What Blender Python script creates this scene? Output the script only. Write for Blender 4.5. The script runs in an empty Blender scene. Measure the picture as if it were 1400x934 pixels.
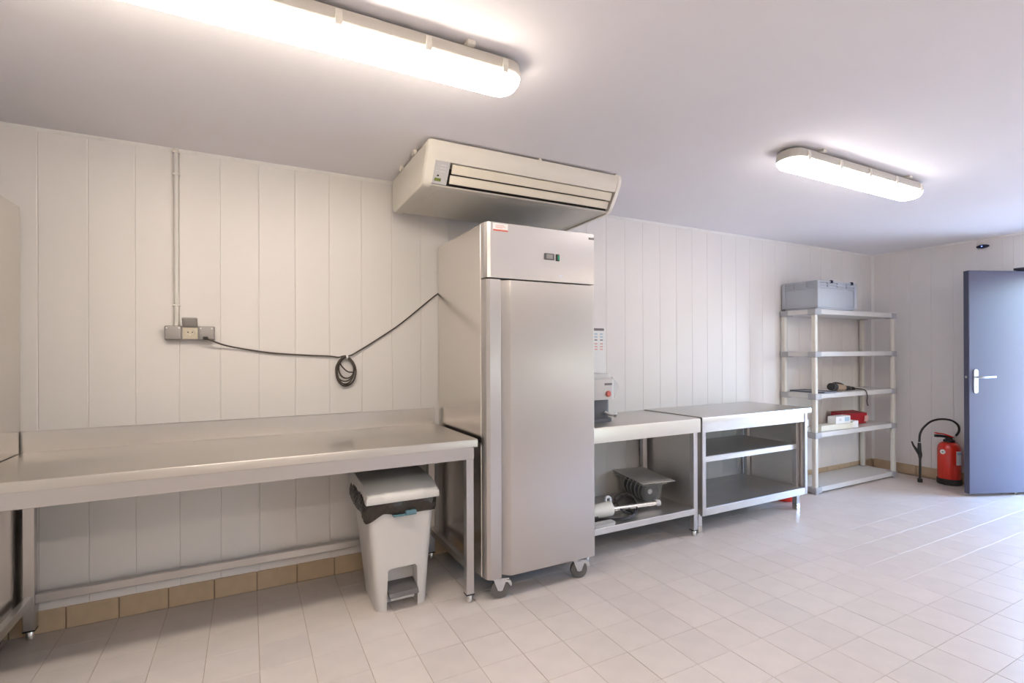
import bpy, bmesh, math, random
from mathutils import Vector, Matrix
random.seed(7)
SC = bpy.context.scene
COL = SC.collection
PI = math.pi

# ------------------------------------------------------------------ camera, sky, exposure
YW, CAMH, FPX = 3.1415, 1.32, 687.568
YAW, PITCH, ROLL, SHIFT = 0.4822, 0.001, 0.0039, 13.02
CEIL, XR, XL, YF = 2.382, 6.225, -1.95, -5.3       # ceiling, right wall, left wall, front wall
cam = bpy.data.cameras.new('camera')
camo = bpy.data.objects.new('camera', cam)
COL.objects.link(camo)
cam.sensor_fit = 'HORIZONTAL'
cam.sensor_width = 36.0
cam.lens = FPX / 1400 * 36
cam.shift_y = SHIFT / 1400
cam.clip_start = 0.02
Rv = Vector((math.cos(YAW), -math.sin(YAW), 0))
Fv = Vector((math.sin(YAW), math.cos(YAW), 0))
Zv = Vector((0, 0, 1))
F2 = Fv * math.cos(PITCH) + Zv * math.sin(PITCH)
U2 = -Fv * math.sin(PITCH) + Zv * math.cos(PITCH)
R3 = Rv * math.cos(ROLL) - U2 * math.sin(ROLL)
U3 = Rv * math.sin(ROLL) + U2 * math.cos(ROLL)
mw = Matrix((( R3.x, U3.x, -F2.x, 0), (R3.y, U3.y, -F2.y, -YW), (R3.z, U3.z, -F2.z, CAMH), (0, 0, 0, 1)))
camo.matrix_world = mw
SC.camera = camo

world = bpy.data.worlds.new('sky')
SC.world = world
world.use_nodes = True
wn = world.node_tree.nodes
wn.clear()
wo = wn.new('ShaderNodeOutputWorld')
wb = wn.new('ShaderNodeBackground')
ws = wn.new('ShaderNodeTexSky')
ws.sky_type = 'NISHITA'
ws.sun_disc = False
ws.sun_elevation = math.radians(42)
ws.sun_rotation = math.radians(250)
ws.air_density = 1.0
ws.dust_density = 3.0
ws.ozone_density = 3.0
wb.inputs['Strength'].default_value = 2.35
world.node_tree.links.new(ws.outputs[0], wb.inputs['Color'])
world.node_tree.links.new(wb.outputs[0], wo.inputs['Surface'])

LAMP = 12.0                    # radiance of the fluorescent diffusers
SC.view_settings.view_transform = 'Standard'
SC.view_settings.look = 'None'
SC.view_settings.gamma = 1.0
SC.view_settings.use_curve_mapping = False
SC.view_settings.exposure = 1.53
SC.cycles.use_denoising = True
SC.cycles.max_bounces = 10
SC.cycles.diffuse_bounces = 6
SC.cycles.glossy_bounces = 5
SC.cycles.transparent_max_bounces = 12
SC.cycles.sample_clamp_indirect = 6.0
SC.cycles.caustics_reflective = False
SC.cycles.caustics_refractive = False

def portal(name, loc, rot, sx, sy):
    l = bpy.data.lights.new(name, 'AREA')
    l.shape = 'RECTANGLE'; l.size = sx; l.size_y = sy
    l.cycles.is_portal = True
    o = bpy.data.objects.new(name, l)
    COL.objects.link(o)
    o.location = loc; o.rotation_euler = rot
DOOR_Y0, DOOR_Y1, DOOR_Z = -2.30, -1.19, 2.045     # doorway in the right wall
WX0, WX1, WZ0, WZ1 = 3.25, 5.35, 0.86, 1.30          # window in the wall behind the camera
portal('door_portal', (XR + 0.42, (DOOR_Y0 + DOOR_Y1) / 2, DOOR_Z / 2), (0, PI / 2, 0), DOOR_Z, DOOR_Y1 - DOOR_Y0)
portal('window_portal', ((WX0 + WX1) / 2, YF - 0.06, (WZ0 + WZ1) / 2), (PI / 2, 0, 0), WX1 - WX0, WZ1 - WZ0)

# ------------------------------------------------------------------ materials
MATS = {}
def mat(name, col, rough=0.5, metal=0.0, spec=0.5, noise=0.0, nscale=20.0, bump=0.0, bscale=200.0,
        emit=None, estr=0.0, vary=0.0, stretch=None, aniso=0.0, coat=0.0, rnoise=0.0, alpha=1.0):
    m = bpy.data.materials.new(name)
    m.use_nodes = True
    nt = m.node_tree
    N, L = nt.nodes, nt.links
    b = N['Principled BSDF']
    b.inputs['Base Color'].default_value = (*col, 1)
    b.inputs['Roughness'].default_value = rough
    b.inputs['Metallic'].default_value = metal
    b.inputs['Specular IOR Level'].default_value = spec
    b.inputs['Coat Weight'].default_value = coat
    b.inputs['Alpha'].default_value = alpha
    tc = N.new('ShaderNodeTexCoord')
    mp = N.new('ShaderNodeMapping')
    L.new(tc.outputs['Object'], mp.inputs['Vector'])
    if stretch: mp.inputs['Scale'].default_value = stretch
    if noise > 0 or vary > 0:
        hs = N.new('ShaderNodeHueSaturation')
        hs.inputs['Color'].default_value = (*col, 1)
        val = None
        if noise > 0:
            t = N.new('ShaderNodeTexNoise')
            t.inputs['Scale'].default_value = nscale
            t.inputs['Detail'].default_value = 5
            L.new(mp.outputs[0], t.inputs['Vector'])
            r = N.new('ShaderNodeMapRange')
            r.inputs['From Min'].default_value = 0.25; r.inputs['From Max'].default_value = 0.75
            r.inputs['To Min'].default_value = 1 - noise; r.inputs['To Max'].default_value = 1 + noise
            L.new(t.outputs['Fac'], r.inputs['Value'])
            val = r.outputs[0]
        if vary > 0:
            oi = N.new('ShaderNodeObjectInfo')
            r2 = N.new('ShaderNodeMapRange')
            r2.inputs['To Min'].default_value = 1 - vary; r2.inputs['To Max'].default_value = 1 + vary
            L.new(oi.outputs['Random'], r2.inputs['Value'])
            if val:
                mm = N.new('ShaderNodeMath'); mm.operation = 'MULTIPLY'
                L.new(val, mm.inputs[0]); L.new(r2.outputs[0], mm.inputs[1])
                val = mm.outputs[0]
            else: val = r2.outputs[0]
        L.new(val, hs.inputs['Value'])
        L.new(hs.outputs[0], b.inputs['Base Color'])
    if rnoise > 0:
        t3 = N.new('ShaderNodeTexNoise'); t3.inputs['Scale'].default_value = nscale * 1.7; t3.inputs['Detail'].default_value = 4
        L.new(mp.outputs[0], t3.inputs['Vector'])
        r3 = N.new('ShaderNodeMapRange')
        r3.inputs['To Min'].default_value = max(0.02, rough - rnoise); r3.inputs['To Max'].default_value = rough + rnoise
        L.new(t3.outputs['Fac'], r3.inputs['Value'])
        L.new(r3.outputs[0], b.inputs['Roughness'])
    if bump > 0:
        t2 = N.new('ShaderNodeTexNoise')
        t2.inputs['Scale'].default_value = bscale
        t2.inputs['Detail'].default_value = 3
        L.new(mp.outputs[0], t2.inputs['Vector'])
        bp = N.new('ShaderNodeBump')
        bp.inputs['Strength'].default_value = bump
        bp.inputs['Distance'].default_value = 0.002
        L.new(t2.outputs['Fac'], bp.inputs['Height'])
        L.new(bp.outputs[0], b.inputs['Normal'])
    if aniso:
        b.inputs['Anisotropic'].default_value = aniso
        tg = N.new('ShaderNodeTangent'); tg.direction_type = 'RADIAL'; tg.axis = 'Z'
        L.new(tg.outputs[0], b.inputs['Tangent'])
    if emit:
        b.inputs['Emission Color'].default_value = (*emit, 1)
        b.inputs['Emission Strength'].default_value = estr
    MATS[name] = m
    return m

mat('wall_pvc', (0.775, 0.75, 0.73), 0.42, noise=0.012, nscale=3, vary=0.012, bump=0.04, bscale=30)
mat('wall_plain', (0.80, 0.785, 0.76), 0.5, noise=0.01, nscale=4)
mat('wall_joint', (0.755, 0.73, 0.71), 0.6, noise=0.02)
mat('trim_white', (0.82, 0.81, 0.79), 0.45, noise=0.01)
mat('ceiling_paint', (0.86, 0.845, 0.88), 0.8, noise=0.015, nscale=2.5, bump=0.05, bscale=60)
mat('tile', (0.655, 0.595, 0.56), 0.33, noise=0.05, nscale=9, vary=0.035, bump=0.06, bscale=35, rnoise=0.08)
mat('grout', (0.46, 0.385, 0.31), 0.85, noise=0.12, nscale=14)
mat('skirt_tile', (0.52, 0.40, 0.27), 0.34, noise=0.10, nscale=16, vary=0.05, bump=0.05, bscale=40)
mat('skirt_grout', (0.27, 0.20, 0.14), 0.85, noise=0.1)
mat('concrete', (0.42, 0.41, 0.39), 0.9, noise=0.15, nscale=6)
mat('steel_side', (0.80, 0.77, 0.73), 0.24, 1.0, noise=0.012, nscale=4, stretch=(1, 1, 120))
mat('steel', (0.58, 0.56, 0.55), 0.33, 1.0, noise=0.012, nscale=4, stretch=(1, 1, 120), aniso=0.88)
mat('steel_top', (0.60, 0.575, 0.545), 0.32, 1.0, noise=0.012, nscale=4, stretch=(1, 80, 40))
mat('steel_panel', (0.86, 0.83, 0.80), 0.46, 1.0, noise=0.03, nscale=5, stretch=(1, 1, 3))
mat('steel_bright', (0.72, 0.70, 0.67), 0.2, 1.0, noise=0.02)
mat('steel_worn', (0.60, 0.585, 0.575), 0.40, 1.0, noise=0.05, nscale=7, rnoise=0.08, stretch=(1, 2, 2))
mat('zinc', (0.66, 0.68, 0.72), 0.35, 1.0, noise=0.05)
mat('rubber_grey', (0.13, 0.125, 0.12), 0.6, noise=0.06)
mat('black_plastic', (0.018, 0.016, 0.015), 0.45, noise=0.05)
mat('black_rubber', (0.022, 0.018, 0.016), 0.55, noise=0.05)
mat('cable_brown', (0.055, 0.040, 0.030), 0.5, noise=0.05)
mat('white_plastic', (0.57, 0.56, 0.55), 0.38, noise=0.012, nscale=8)
mat('lid_plastic', (0.62, 0.615, 0.605), 0.35, noise=0.012, nscale=8)
mat('grey_plastic', (0.27, 0.27, 0.275), 0.5, noise=0.03)
mat('pedal_grey', (0.115, 0.11, 0.112), 0.5, noise=0.04)
mat('bag', (0.028, 0.022, 0.018), 0.27, noise=0.1, nscale=30, bump=0.6, bscale=40)
mat('teal', (0.09, 0.19, 0.23), 0.4, noise=0.03)
mat('ac_cream', (0.73, 0.695, 0.615), 0.42, noise=0.02, nscale=4, bump=0.02)
mat('ac_louver', (0.70, 0.645, 0.53), 0.4, noise=0.02)
mat('ac_panel', (0.50, 0.49, 0.49), 0.45, noise=0.02)
mat('dark_void', (0.035, 0.03, 0.025), 0.8, noise=0.1)
mat('lcd_green', (0.05, 0.06, 0.02), 0.25, noise=0.05, emit=(0.35, 0.42, 0.05), estr=0.12)
mat('lamp_housing', (0.55, 0.52, 0.47), 0.5, noise=0.02)
mat('lamp_diffuser', (0.85, 0.83, 0.78), 0.35, emit=(1.0, 0.875, 0.735), estr=LAMP)
mat('lamp_diffuser_cool', (0.85, 0.83, 0.8), 0.35, emit=(1.0, 0.93, 0.90), estr=LAMP * 0.50)
mat('lamp_clip', (0.72, 0.69, 0.62), 0.4, noise=0.02)
mat('socket_grey', (0.30, 0.285, 0.275), 0.5, noise=0.03)
mat('socket_lid', (0.37, 0.35, 0.335), 0.42, noise=0.03)
mat('socket_cream', (0.62, 0.56, 0.45), 0.4, noise=0.02)
mat('conduit_white', (0.70, 0.68, 0.64), 0.45, noise=0.02)
mat('shelf_grey', (0.62, 0.61, 0.59), 0.45, noise=0.02)
mat('post_cream', (0.70, 0.67, 0.60), 0.42, noise=0.02)
mat('bracket_grey', (0.40, 0.40, 0.42), 0.5, noise=0.03)
mat('crate_grey', (0.42, 0.445, 0.49), 0.42, noise=0.02)
mat('door_blue', (0.076, 0.076, 0.126), 0.38, noise=0.02, nscale=5)
mat('door_edge', (0.07, 0.075, 0.12), 0.45, noise=0.03)
mat('frame_dark', (0.04, 0.042, 0.06), 0.5, noise=0.05)
mat('alu', (0.78, 0.78, 0.78), 0.28, 1.0, noise=0.02)
mat('red_paint', (0.70, 0.032, 0.016), 0.26, noise=0.03, coat=0.4)
mat('red_box', (0.36, 0.012, 0.022), 0.45, noise=0.04)
mat('paper', (0.82, 0.82, 0.81), 0.6, noise=0.01)
mat('paper_cream', (0.74, 0.71, 0.60), 0.6, noise=0.02)
mat('print_dark', (0.18, 0.16, 0.16), 0.6, noise=0.02)
mat('print_red', (0.62, 0.16, 0.13), 0.6, noise=0.02)
mat('print_pink', (0.72, 0.42, 0.38), 0.6, noise=0.02)
mat('print_blue', (0.40, 0.55, 0.66), 0.6, noise=0.02)
mat('lcd_grey', (0.30, 0.29, 0.28), 0.3, noise=0.03)
mat('green_switch', (0.012, 0.22, 0.13), 0.3, noise=0.03, emit=(0.0, 0.3, 0.15), estr=0.05)
mat('machine_grey', (0.60, 0.60, 0.61), 0.4, noise=0.02)
mat('machine_dark', (0.10, 0.105, 0.125), 0.4, noise=0.03)
mat('tan_plastic', (0.42, 0.31, 0.22), 0.45, noise=0.06)
mat('sensor_blue', (0.012, 0.012, 0.05), 0.2, noise=0.03)
mat('sensor_led', (0.1, 0.2, 0.9), 0.2, emit=(0.15, 0.25, 1.0), estr=1.5)
mat('slate', (0.12, 0.13, 0.17), 0.4, noise=0.04)
def clear_mat(name, col, frac, rough=0.08):
    m = bpy.data.materials.new(name); m.use_nodes = True
    nt = m.node_tree; N, L = nt.nodes, nt.links
    N.remove(N['Principled BSDF'])
    tr = N.new('ShaderNodeBsdfTransparent'); tr.inputs[0].default_value = (*col, 1)
    gl = N.new('ShaderNodeBsdfPrincipled')
    gl.inputs['Base Color'].default_value = (*col, 1); gl.inputs['Roughness'].default_value = rough
    lw = N.new('ShaderNodeLayerWeight'); lw.inputs['Blend'].default_value = 0.25
    mr = N.new('ShaderNodeMapRange'); mr.inputs['To Min'].default_value = frac; mr.inputs['To Max'].default_value = min(1, frac + 0.55)
    mx = N.new('ShaderNodeMixShader')
    L.new(lw.outputs['Fresnel'], mr.inputs['Value']); L.new(mr.outputs[0], mx.inputs[0])
    L.new(tr.outputs[0], mx.inputs[1]); L.new(gl.outputs[0], mx.inputs[2])
    L.new(mx.outputs[0], N['Material Output'].inputs['Surface'])
    MATS[name] = m
clear_mat('clear_plastic', (0.97, 0.965, 0.95), 0.10)
clear_mat('frosted_plastic', (0.97, 0.96, 0.94), 0.30, 0.3)
clear_mat('window_glass', (0.95, 0.97, 0.97), 0.04, 0.02)

# ------------------------------------------------------------------ mesh helpers
def new(): return bmesh.new()
def box(bm, x0, x1, y0, y1, z0, z1, bev=0.0, seg=1):
    r = bmesh.ops.create_cube(bm, size=1.0)
    vs = r['verts']
    for v in vs:
        v.co = Vector(((x0 + x1) / 2 + v.co.x * (x1 - x0), (y0 + y1) / 2 + v.co.y * (y1 - y0), (z0 + z1) / 2 + v.co.z * (z1 - z0)))
    if bev > 0:
        es = list({e for v in vs for e in v.link_edges})
        bmesh.ops.bevel(bm, geom=es, offset=bev, segments=seg, affect='EDGES', profile=0.5)
    return bm
def obox(bm, c, size, rz=0, rx=0, ry=0, bev=0.0):
    t = new(); box(t, -size[0] / 2, size[0] / 2, -size[1] / 2, size[1] / 2, -size[2] / 2, size[2] / 2, bev)
    t.transform(Matrix.Translation(c) @ Matrix.Rotation(rz, 4, 'Z') @ Matrix.Rotation(ry, 4, 'Y') @ Matrix.Rotation(rx, 4, 'X'))
    merge(bm, t); return bm
def merge(bm, t):
    me = bpy.data.meshes.new('tmp'); t.to_mesh(me); t.free(); bm.from_mesh(me); bpy.data.meshes.remove(me)
def prism(bm, poly, axis, a, b):
    """poly: 2D points; axis 'x' -> (y,z), 'y' -> (x,z), 'z' -> (x,y); extruded from a to b"""
    def P(p, t):
        return {'x': (t, p[0], p[1]), 'y': (p[0], t, p[1]), 'z': (p[0], p[1], t)}[axis]
    A = [bm.verts.new(P(p, a)) for p in poly]; B = [bm.verts.new(P(p, b)) for p in poly]
    n = len(poly)
    fs = [bm.faces.new(A), bm.faces.new(list(reversed(B)))]
    for i in range(n):
        j = (i + 1) % n
        fs.append(bm.faces.new((A[j], A[i], B[i], B[j])))
    bmesh.ops.recalc_face_normals(bm, faces=fs)
    return bm
def loft(bm, loops, cap0=True, cap1=True):
    rows = [[bm.verts.new(p) for p in lp] for lp in loops]
    n = len(rows[0]); fs = []
    for r0, r1 in zip(rows, rows[1:]):
        for i in range(n):
            j = (i + 1) % n
            fs.append(bm.faces.new((r0[i], r0[j], r1[j], r1[i])))
    if cap0: fs.append(bm.faces.new(list(reversed(rows[0]))))
    if cap1: fs.append(bm.faces.new(rows[-1]))
    bmesh.ops.recalc_face_normals(bm, faces=fs)
    return bm
def rrect(x0, x1, y0, y1, r, z, n=5):
    pts = []
    for cx, cy, a0 in ((x1 - r, y1 - r, 0), (x0 + r, y1 - r, PI / 2), (x0 + r, y0 + r, PI), (x1 - r, y0 + r, 1.5 * PI)):
        for k in range(n + 1):
            a = a0 + k / n * PI / 2
            pts.append((cx + r * math.cos(a), cy + r * math.sin(a), z))
    return pts
def lathe(bm, prof, c, seg=24, rot=None):
    t = new(); loops = []
    for r, z in prof:
        loops.append([(r * math.cos(2 * PI * k / seg), r * math.sin(2 * PI * k / seg), z) for k in range(seg)])
    loft(t, loops)
    M = Matrix.Translation(c)
    if rot is not None: M = M @ rot
    t.transform(M); merge(bm, t); return bm
def cyl(bm, p, q, r, seg=16):
    p, q = Vector(p), Vector(q); d = q - p
    rot = d.to_track_quat('Z', 'Y').to_matrix().to_4x4()
    return lathe(bm, [(r, 0), (r, d.length)], p, seg, rot)
def spline(pts, n=8, closed=False):
    P = [Vector(p) for p in pts]; out = []
    m = len(P); rng = m if closed else m - 1
    for i in range(rng):
        if closed: a, b, c, d = P[(i - 1) % m], P[i], P[(i + 1) % m], P[(i + 2) % m]
        else: a, b, c, d = P[max(i - 1, 0)], P[i], P[i + 1], P[min(i + 2, m - 1)]
        for k in range(n):
            t = k / n
            out.append(0.5 * ((2 * b) + (c - a) * t + (2 * a - 5 * b + 4 * c - d) * t * t + (3 * b - a - 3 * c + d) * t ** 3))
    if not closed: out.append(P[-1])
    return out
def tube(bm, pts, r, seg=8, closed=False):
    P = [Vector(p) for p in pts]; n = len(P)
    T = []
    for i in range(n):
        a = P[i - 1] if (i > 0 or closed) else P[i]
        b = P[(i + 1) % n] if (i < n - 1 or closed) else P[i]
        T.append((b - a).normalized())
    u = T[0].orthogonal().normalized(); rings = []
    for i in range(n):
        u = (u - T[i] * u.dot(T[i]))
        if u.length < 1e-6: u = T[i].orthogonal()
        u.normalize(); w = T[i].cross(u)
        rr = r[i] if isinstance(r, (list, tuple)) else r
        rings.append([P[i] + (u * math.cos(2 * PI * k / seg) + w * math.sin(2 * PI * k / seg)) * rr for k in range(seg)])
    if closed: rings.append(rings[0])
    return loft(bm, rings, not closed, not closed)

def wloc(o):
    v = Vector((0, 0, 0))
    while o is not None:
        v = v + o.location; o = o.parent
    return v
def obj(name, bm, m, parent=None, local=False, origin=None, smooth=True, angle=35):
    """links ONE mesh; vertices are given in world space unless local"""
    me = bpy.data.meshes.new(name)
    base = Vector((0, 0, 0)) if local else (wloc(parent) if parent is not None else Vector((0, 0, 0)))
    off = Vector(origin) - base if origin is not None else Vector((0, 0, 0))
    if base.length > 0 or off.length > 0:
        bmesh.ops.translate(bm, verts=bm.verts, vec=-(base + off))
    bm.to_mesh(me); bm.free()
    me.materials.append(MATS[m])
    if smooth:
        me.shade_smooth(); me.set_sharp_from_angle(angle=math.radians(angle))
    o = bpy.data.objects.new(name, me)
    COL.objects.link(o)
    o.location = off
    if parent is not None: o.parent = parent
    return o
def thing(name, label, cat, loc=(0, 0, 0), rz=0, group=None):
    o = bpy.data.objects.new(name, None)
    COL.objects.link(o)
    o.empty_display_size = 0.1
    o.location = loc; o.rotation_euler = (0, 0, rz)
    o['label'] = label; o['category'] = cat
    if group: o['group'] = group
    return o
def tag(o, label, cat, group=None):
    o['label'] = label; o['category'] = cat
    if group: o['group'] = group
    return o
def struct(name, bm, m, label=None, **k):
    o = obj(name, bm, m, **k)
    o['kind'] = 'structure'
    if label: o['label'] = label
    return o
def copy_tree(o, parent=None):
    c = o.copy(); COL.objects.link(c); c.parent = parent
    for ch in list(o.children): copy_tree(ch, c)
    return c
def project(x, y, z):
    v = Vector((x, y + YW, z - CAMH)); d = v.dot(F2)
    if d < 0.05: return None
    return 700 + FPX * v.dot(R3) / d, 467 + SHIFT - FPX * v.dot(U3) / d, d

# ------------------------------------------------------------------ floor and its tiles
TP, TX0, TY0 = 0.2043, -0.9846, -1.216
bm = new(); box(bm, XL, XR + 0.42, YF, 0.02, -0.06, -0.0022)
floor = struct('floor', bm, 'grout', 'beige square ceramic tile floor with thin brown joints', smooth=False)
def tile_mesh(bm, cx, cy, hx, hy, z=0.0):
    e = 0.0007
    loft(bm, [[(cx - hx, cy - hy, -0.008), (cx + hx, cy - hy, -0.008), (cx + hx, cy + hy, -0.008), (cx - hx, cy + hy, -0.008)],
              [(cx - hx, cy - hy, z - 0.0006), (cx + hx, cy - hy, z - 0.0006), (cx + hx, cy + hy, z - 0.0006), (cx - hx, cy + hy, z - 0.0006)],
              [(cx - hx + e, cy - hy + e, z), (cx + hx - e, cy - hy + e, z), (cx + hx - e, cy + hy - e, z), (cx - hx + e, cy + hy - e, z)]], cap0=False)
cells = []
i0 = math.floor((XL - TX0) / TP); i1 = math.ceil((XR + 0.40 - TX0) / TP)
j0 = math.floor((YF - TY0) / TP); j1 = math.ceil((0 - TY0) / TP)
for i in range(i0, i1):
    for j in range(j0, j1):
        a, b = max(TX0 + i * TP, XL), min(TX0 + (i + 1) * TP, XR + 0.41)
        c, d = max(TY0 + j * TP, YF), min(TY0 + (j + 1) * TP, -0.001)
        if b - a < 0.03 or d - c < 0.03: continue
        if (a + b) / 2 > XR and not (DOOR_Y0 < (c + d) / 2 < DOOR_Y1): continue
        cx, cy = (a + b) / 2, (c + d) / 2
        p = project(cx, cy, 0)
        s = 0
        if p and -60 < p[0] < 1460 and 400 < p[1] < 985: s = 1 / p[2] ** 3
        # under the steel fridge and behind the left tables little shows
        if 1.1 < cx < 1.78 and cy > -0.62: s *= 0.05
        cells.append((s, cx, cy, (b - a) / 2 - 0.0013, (d - c) / 2 - 0.0006))
cells.sort(key=lambda t: -t[0])
shared = {}
rest = new()
for k, (s, cx, cy, hx, hy) in enumerate(cells):
    if k < 300 and s > 0:
        key = (round(hx, 4), round(hy, 4))
        if key not in shared:
            b = new(); tile_mesh(b, 0, 0, hx, hy)
            o = obj('floor_tile', b, 'tile', floor, local=True, smooth=False)
            shared[key] = o.data
        else:
            o = bpy.data.objects.new('floor_tile', shared[key]); COL.objects.link(o); o.parent = floor
        o.location = (cx, cy, random.uniform(-0.0003, 0.0003))
        o.rotation_euler = (random.uniform(-0.0012, 0.0012), random.uniform(-0.0012, 0.0012), 0)
    else:
        tile_mesh(rest, cx, cy, hx, hy, random.uniform(-0.0004, 0.0002))
o = obj('distant_floor_tiles', rest, 'tile', floor, smooth=False); o['kind'] = 'stuff'
bm = new(); box(bm, XR + 0.41, XR + 9, -12, 6, -0.12, -0.03)
struct('ground_outside', bm, 'concrete', smooth=False)
bm = new(); box(bm, XL - 4, XR + 0.41, YF - 9, YF - 0.12, -0.12, -0.03)
struct('ground_front', bm, 'concrete', smooth=False)

# ------------------------------------------------------------------ walls, panels, ceiling
PP, PX0 = 0.1862, -0.8804
def panel_profile(a, b, flip=False):
    g, e, t = 0.0003, 0.0035, 0.0055
    return [(a + g, 0.0), (a + g, -t - 0.0005), (a + e, -0.008), (b - e, -0.008), (b - g, -t - 0.0005), (b - g, 0.0)]
bm = new(); box(bm, XL - 0.1, XR, 0.0, 0.10, -0.06, CEIL + 0.1)
wall_back = struct('wall_back', bm, 'wall_joint', 'cream white wall of narrow vertical plastic panels', smooth=False)
k0 = math.floor((XL - PX0) / PP)
full = None
for k in range(k0, 40):
    a, b = max(PX0 + k * PP, XL), min(PX0 + (k + 1) * PP, XR - 0.008)
    if b - a < 0.02: continue
    if b - a > PP - 1e-4 and full is not None:
        o = bpy.data.objects.new('wall_panel', full); COL.objects.link(o); o.parent = wall_back; o.location = (a, 0, 0)
    else:
        bmp = new(); prism(bmp, panel_profile(0, b - a), 'z', 0.09, CEIL - 0.004)
        o = obj('wall_panel', bmp, 'wall_pvc', wall_back, local=True, smooth=False); o.location = (a, 0, 0)
        if b - a > PP - 1e-4: full = o.data
# right wall with the doorway
bm = new()
box(bm, XR, XR + 0.40, DOOR_Y1, 0.1, -0.06, CEIL + 0.1)
box(bm, XR, XR + 0.40, YF - 0.1, DOOR_Y0, -0.06, CEIL + 0.1)
box(bm, XR, XR + 0.40, DOOR_Y0, DOOR_Y1, DOOR_Z + 0.02, CEIL + 0.1)
wall_right = struct('wall_right', bm, 'wall_joint', 'cream white panelled end wall with a doorway', smooth=False)
y = 0.0
while y > YF + 0.05:
    a, b = y, max(y - PP, YF)
    zs = [(0.09, CEIL - 0.004)]
    if a > DOOR_Y1 > b: b = DOOR_Y1
    elif DOOR_Y0 < (a + b) / 2 < DOOR_Y1:
        if b < DOOR_Y0: b = DOOR_Y0
        zs = [(DOOR_Z + 0.02, CEIL - 0.004)]
    for z0, z1 in zs:
        bmp = new(); prism(bmp, [(XR + q, p) for p, q in panel_profile(0, a - b)], 'z', z0, z1)
        bmesh.ops.translate(bmp, verts=bmp.verts, vec=(0, b, 0))
        obj('wall_panel', bmp, 'wall_pvc', wall_right, smooth=False)
    y = b
bm = new(); box(bm, XL - 0.1, XL, YF - 0.1, 0.1, -0.06, CEIL + 0.1)
struct('wall_left', bm, 'wall_plain', smooth=False)
bm = new()
box(bm, XL - 0.1, WX0, YF - 0.12, YF, -0.06, CEIL + 0.1); box(bm, WX1, XR + 0.4, YF - 0.12, YF, -0.06, CEIL + 0.1)
box(bm, WX0, WX1, YF - 0.12, YF, -0.06, WZ0); box(bm, WX0, WX1, YF - 0.12, YF, WZ1, CEIL + 0.1)
struct('wall_front', bm, 'wall_plain', smooth=False)
bm = new()
for x0, x1, z0, z1 in ((WX0, WX1, WZ0, WZ0 + 0.05), (WX0, WX1, WZ1 - 0.05, WZ1), (WX0, WX0 + 0.05, WZ0, WZ1), (WX1 - 0.05, WX1, WZ0, WZ1),
                       ((WX0 + WX1) / 2 - 0.03, (WX0 + WX1) / 2 + 0.03, WZ0, WZ1)):
    box(bm, x0, x1, YF - 0.08, YF - 0.03, z0, z1, 0.004)
win = struct('window_1', bm, 'trim_white')
for x0, x1 in ((WX0 + 0.05, (WX0 + WX1) / 2 - 0.03), ((WX0 + WX1) / 2 + 0.03, WX1 - 0.05)):
    bm = new(); box(bm, x0, x1, YF - 0.058, YF - 0.052, WZ0 + 0.05, WZ1 - 0.05)
    obj('pane', bm, 'window_glass', win, smooth=False)
bm = new(); box(bm, XL - 0.1, XR + 0.4, YF - 0.12, 0.1, CEIL, CEIL + 0.12)
struct('ceiling', bm, 'ceiling_paint', 'plain off-white painted ceiling', smooth=False)
# slim white edge trims under the ceiling and in the corner
bm = new(); prism(bm, [(0, CEIL), (-0.020, CEIL), (-0.020, CEIL - 0.004), (-0.0105, CEIL - 0.016), (0, CEIL - 0.016)], 'x', XL, XR)
struct('trim_1', bm, 'trim_white', smooth=False)
bm = new(); prism(bm, [(XR, CEIL), (XR - 0.020, CEIL), (XR - 0.020, CEIL - 0.004), (XR - 0.0105, CEIL - 0.016), (XR, CEIL - 0.016)], 'y', YF, -0.0)
struct('trim_2', bm, 'trim_white', smooth=False)
bm = new(); prism(bm, [(XR, 0), (XR - 0.028, 0), (XR - 0.028, -0.0105), (XR - 0.0105, -0.028), (XR, -0.028)], 'z', 0.10, CEIL - 0.01)
struct('trim_3', bm, 'trim_white', smooth=False)
# skirting tiles
SKH = 0.106
bm = new(); box(bm, XL, XR, -0.0105, -0.001, 0, SKH - 0.003)
base_back = struct('baseboard_back', bm, 'skirt_grout', 'row of tan skirting tiles along the panelled wall', smooth=False)
fullk = None
for i in range(i0, i1):
    a, b = max(TX0 + i * TP, XL) + 0.0028, min(TX0 + (i + 1) * TP, XR - 0.012) - 0.0028
    if b - a < 0.02: continue
    if b - a > TP - 0.006 and fullk is not None:
        o = bpy.data.objects.new('skirting_tile', fullk); COL.objects.link(o); o.parent = base_back; o.location = (a, 0, 0)
    else:
        bmp = new(); box(bmp, 0, b - a, -0.0145, -0.002, 0.002, SKH, 0.0022)
        o = obj('skirting_tile', bmp, 'skirt_tile', base_back, local=True, smooth=False); o.location = (a, 0, 0)
        if b - a > TP - 0.006: fullk = o.data
bm = new(); box(bm, XR - 0.0105, XR - 0.001, DOOR_Y1, -0.0145, 0, SKH - 0.003)
base_right = struct('baseboard_right', bm, 'skirt_grout', 'tan skirting tiles under the end wall', smooth=False)
y = -0.015
while y > DOOR_Y1 + 0.02:
    b = max(y - TP, DOOR_Y1)
    bmp = new(); box(bmp, XR - 0.0145, XR - 0.002, b + 0.0028, y - 0.0028, 0.002, SKH, 0.0022)
    obj('skirting_tile', bmp, 'skirt_tile', base_right, smooth=False)
    y = b

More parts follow.
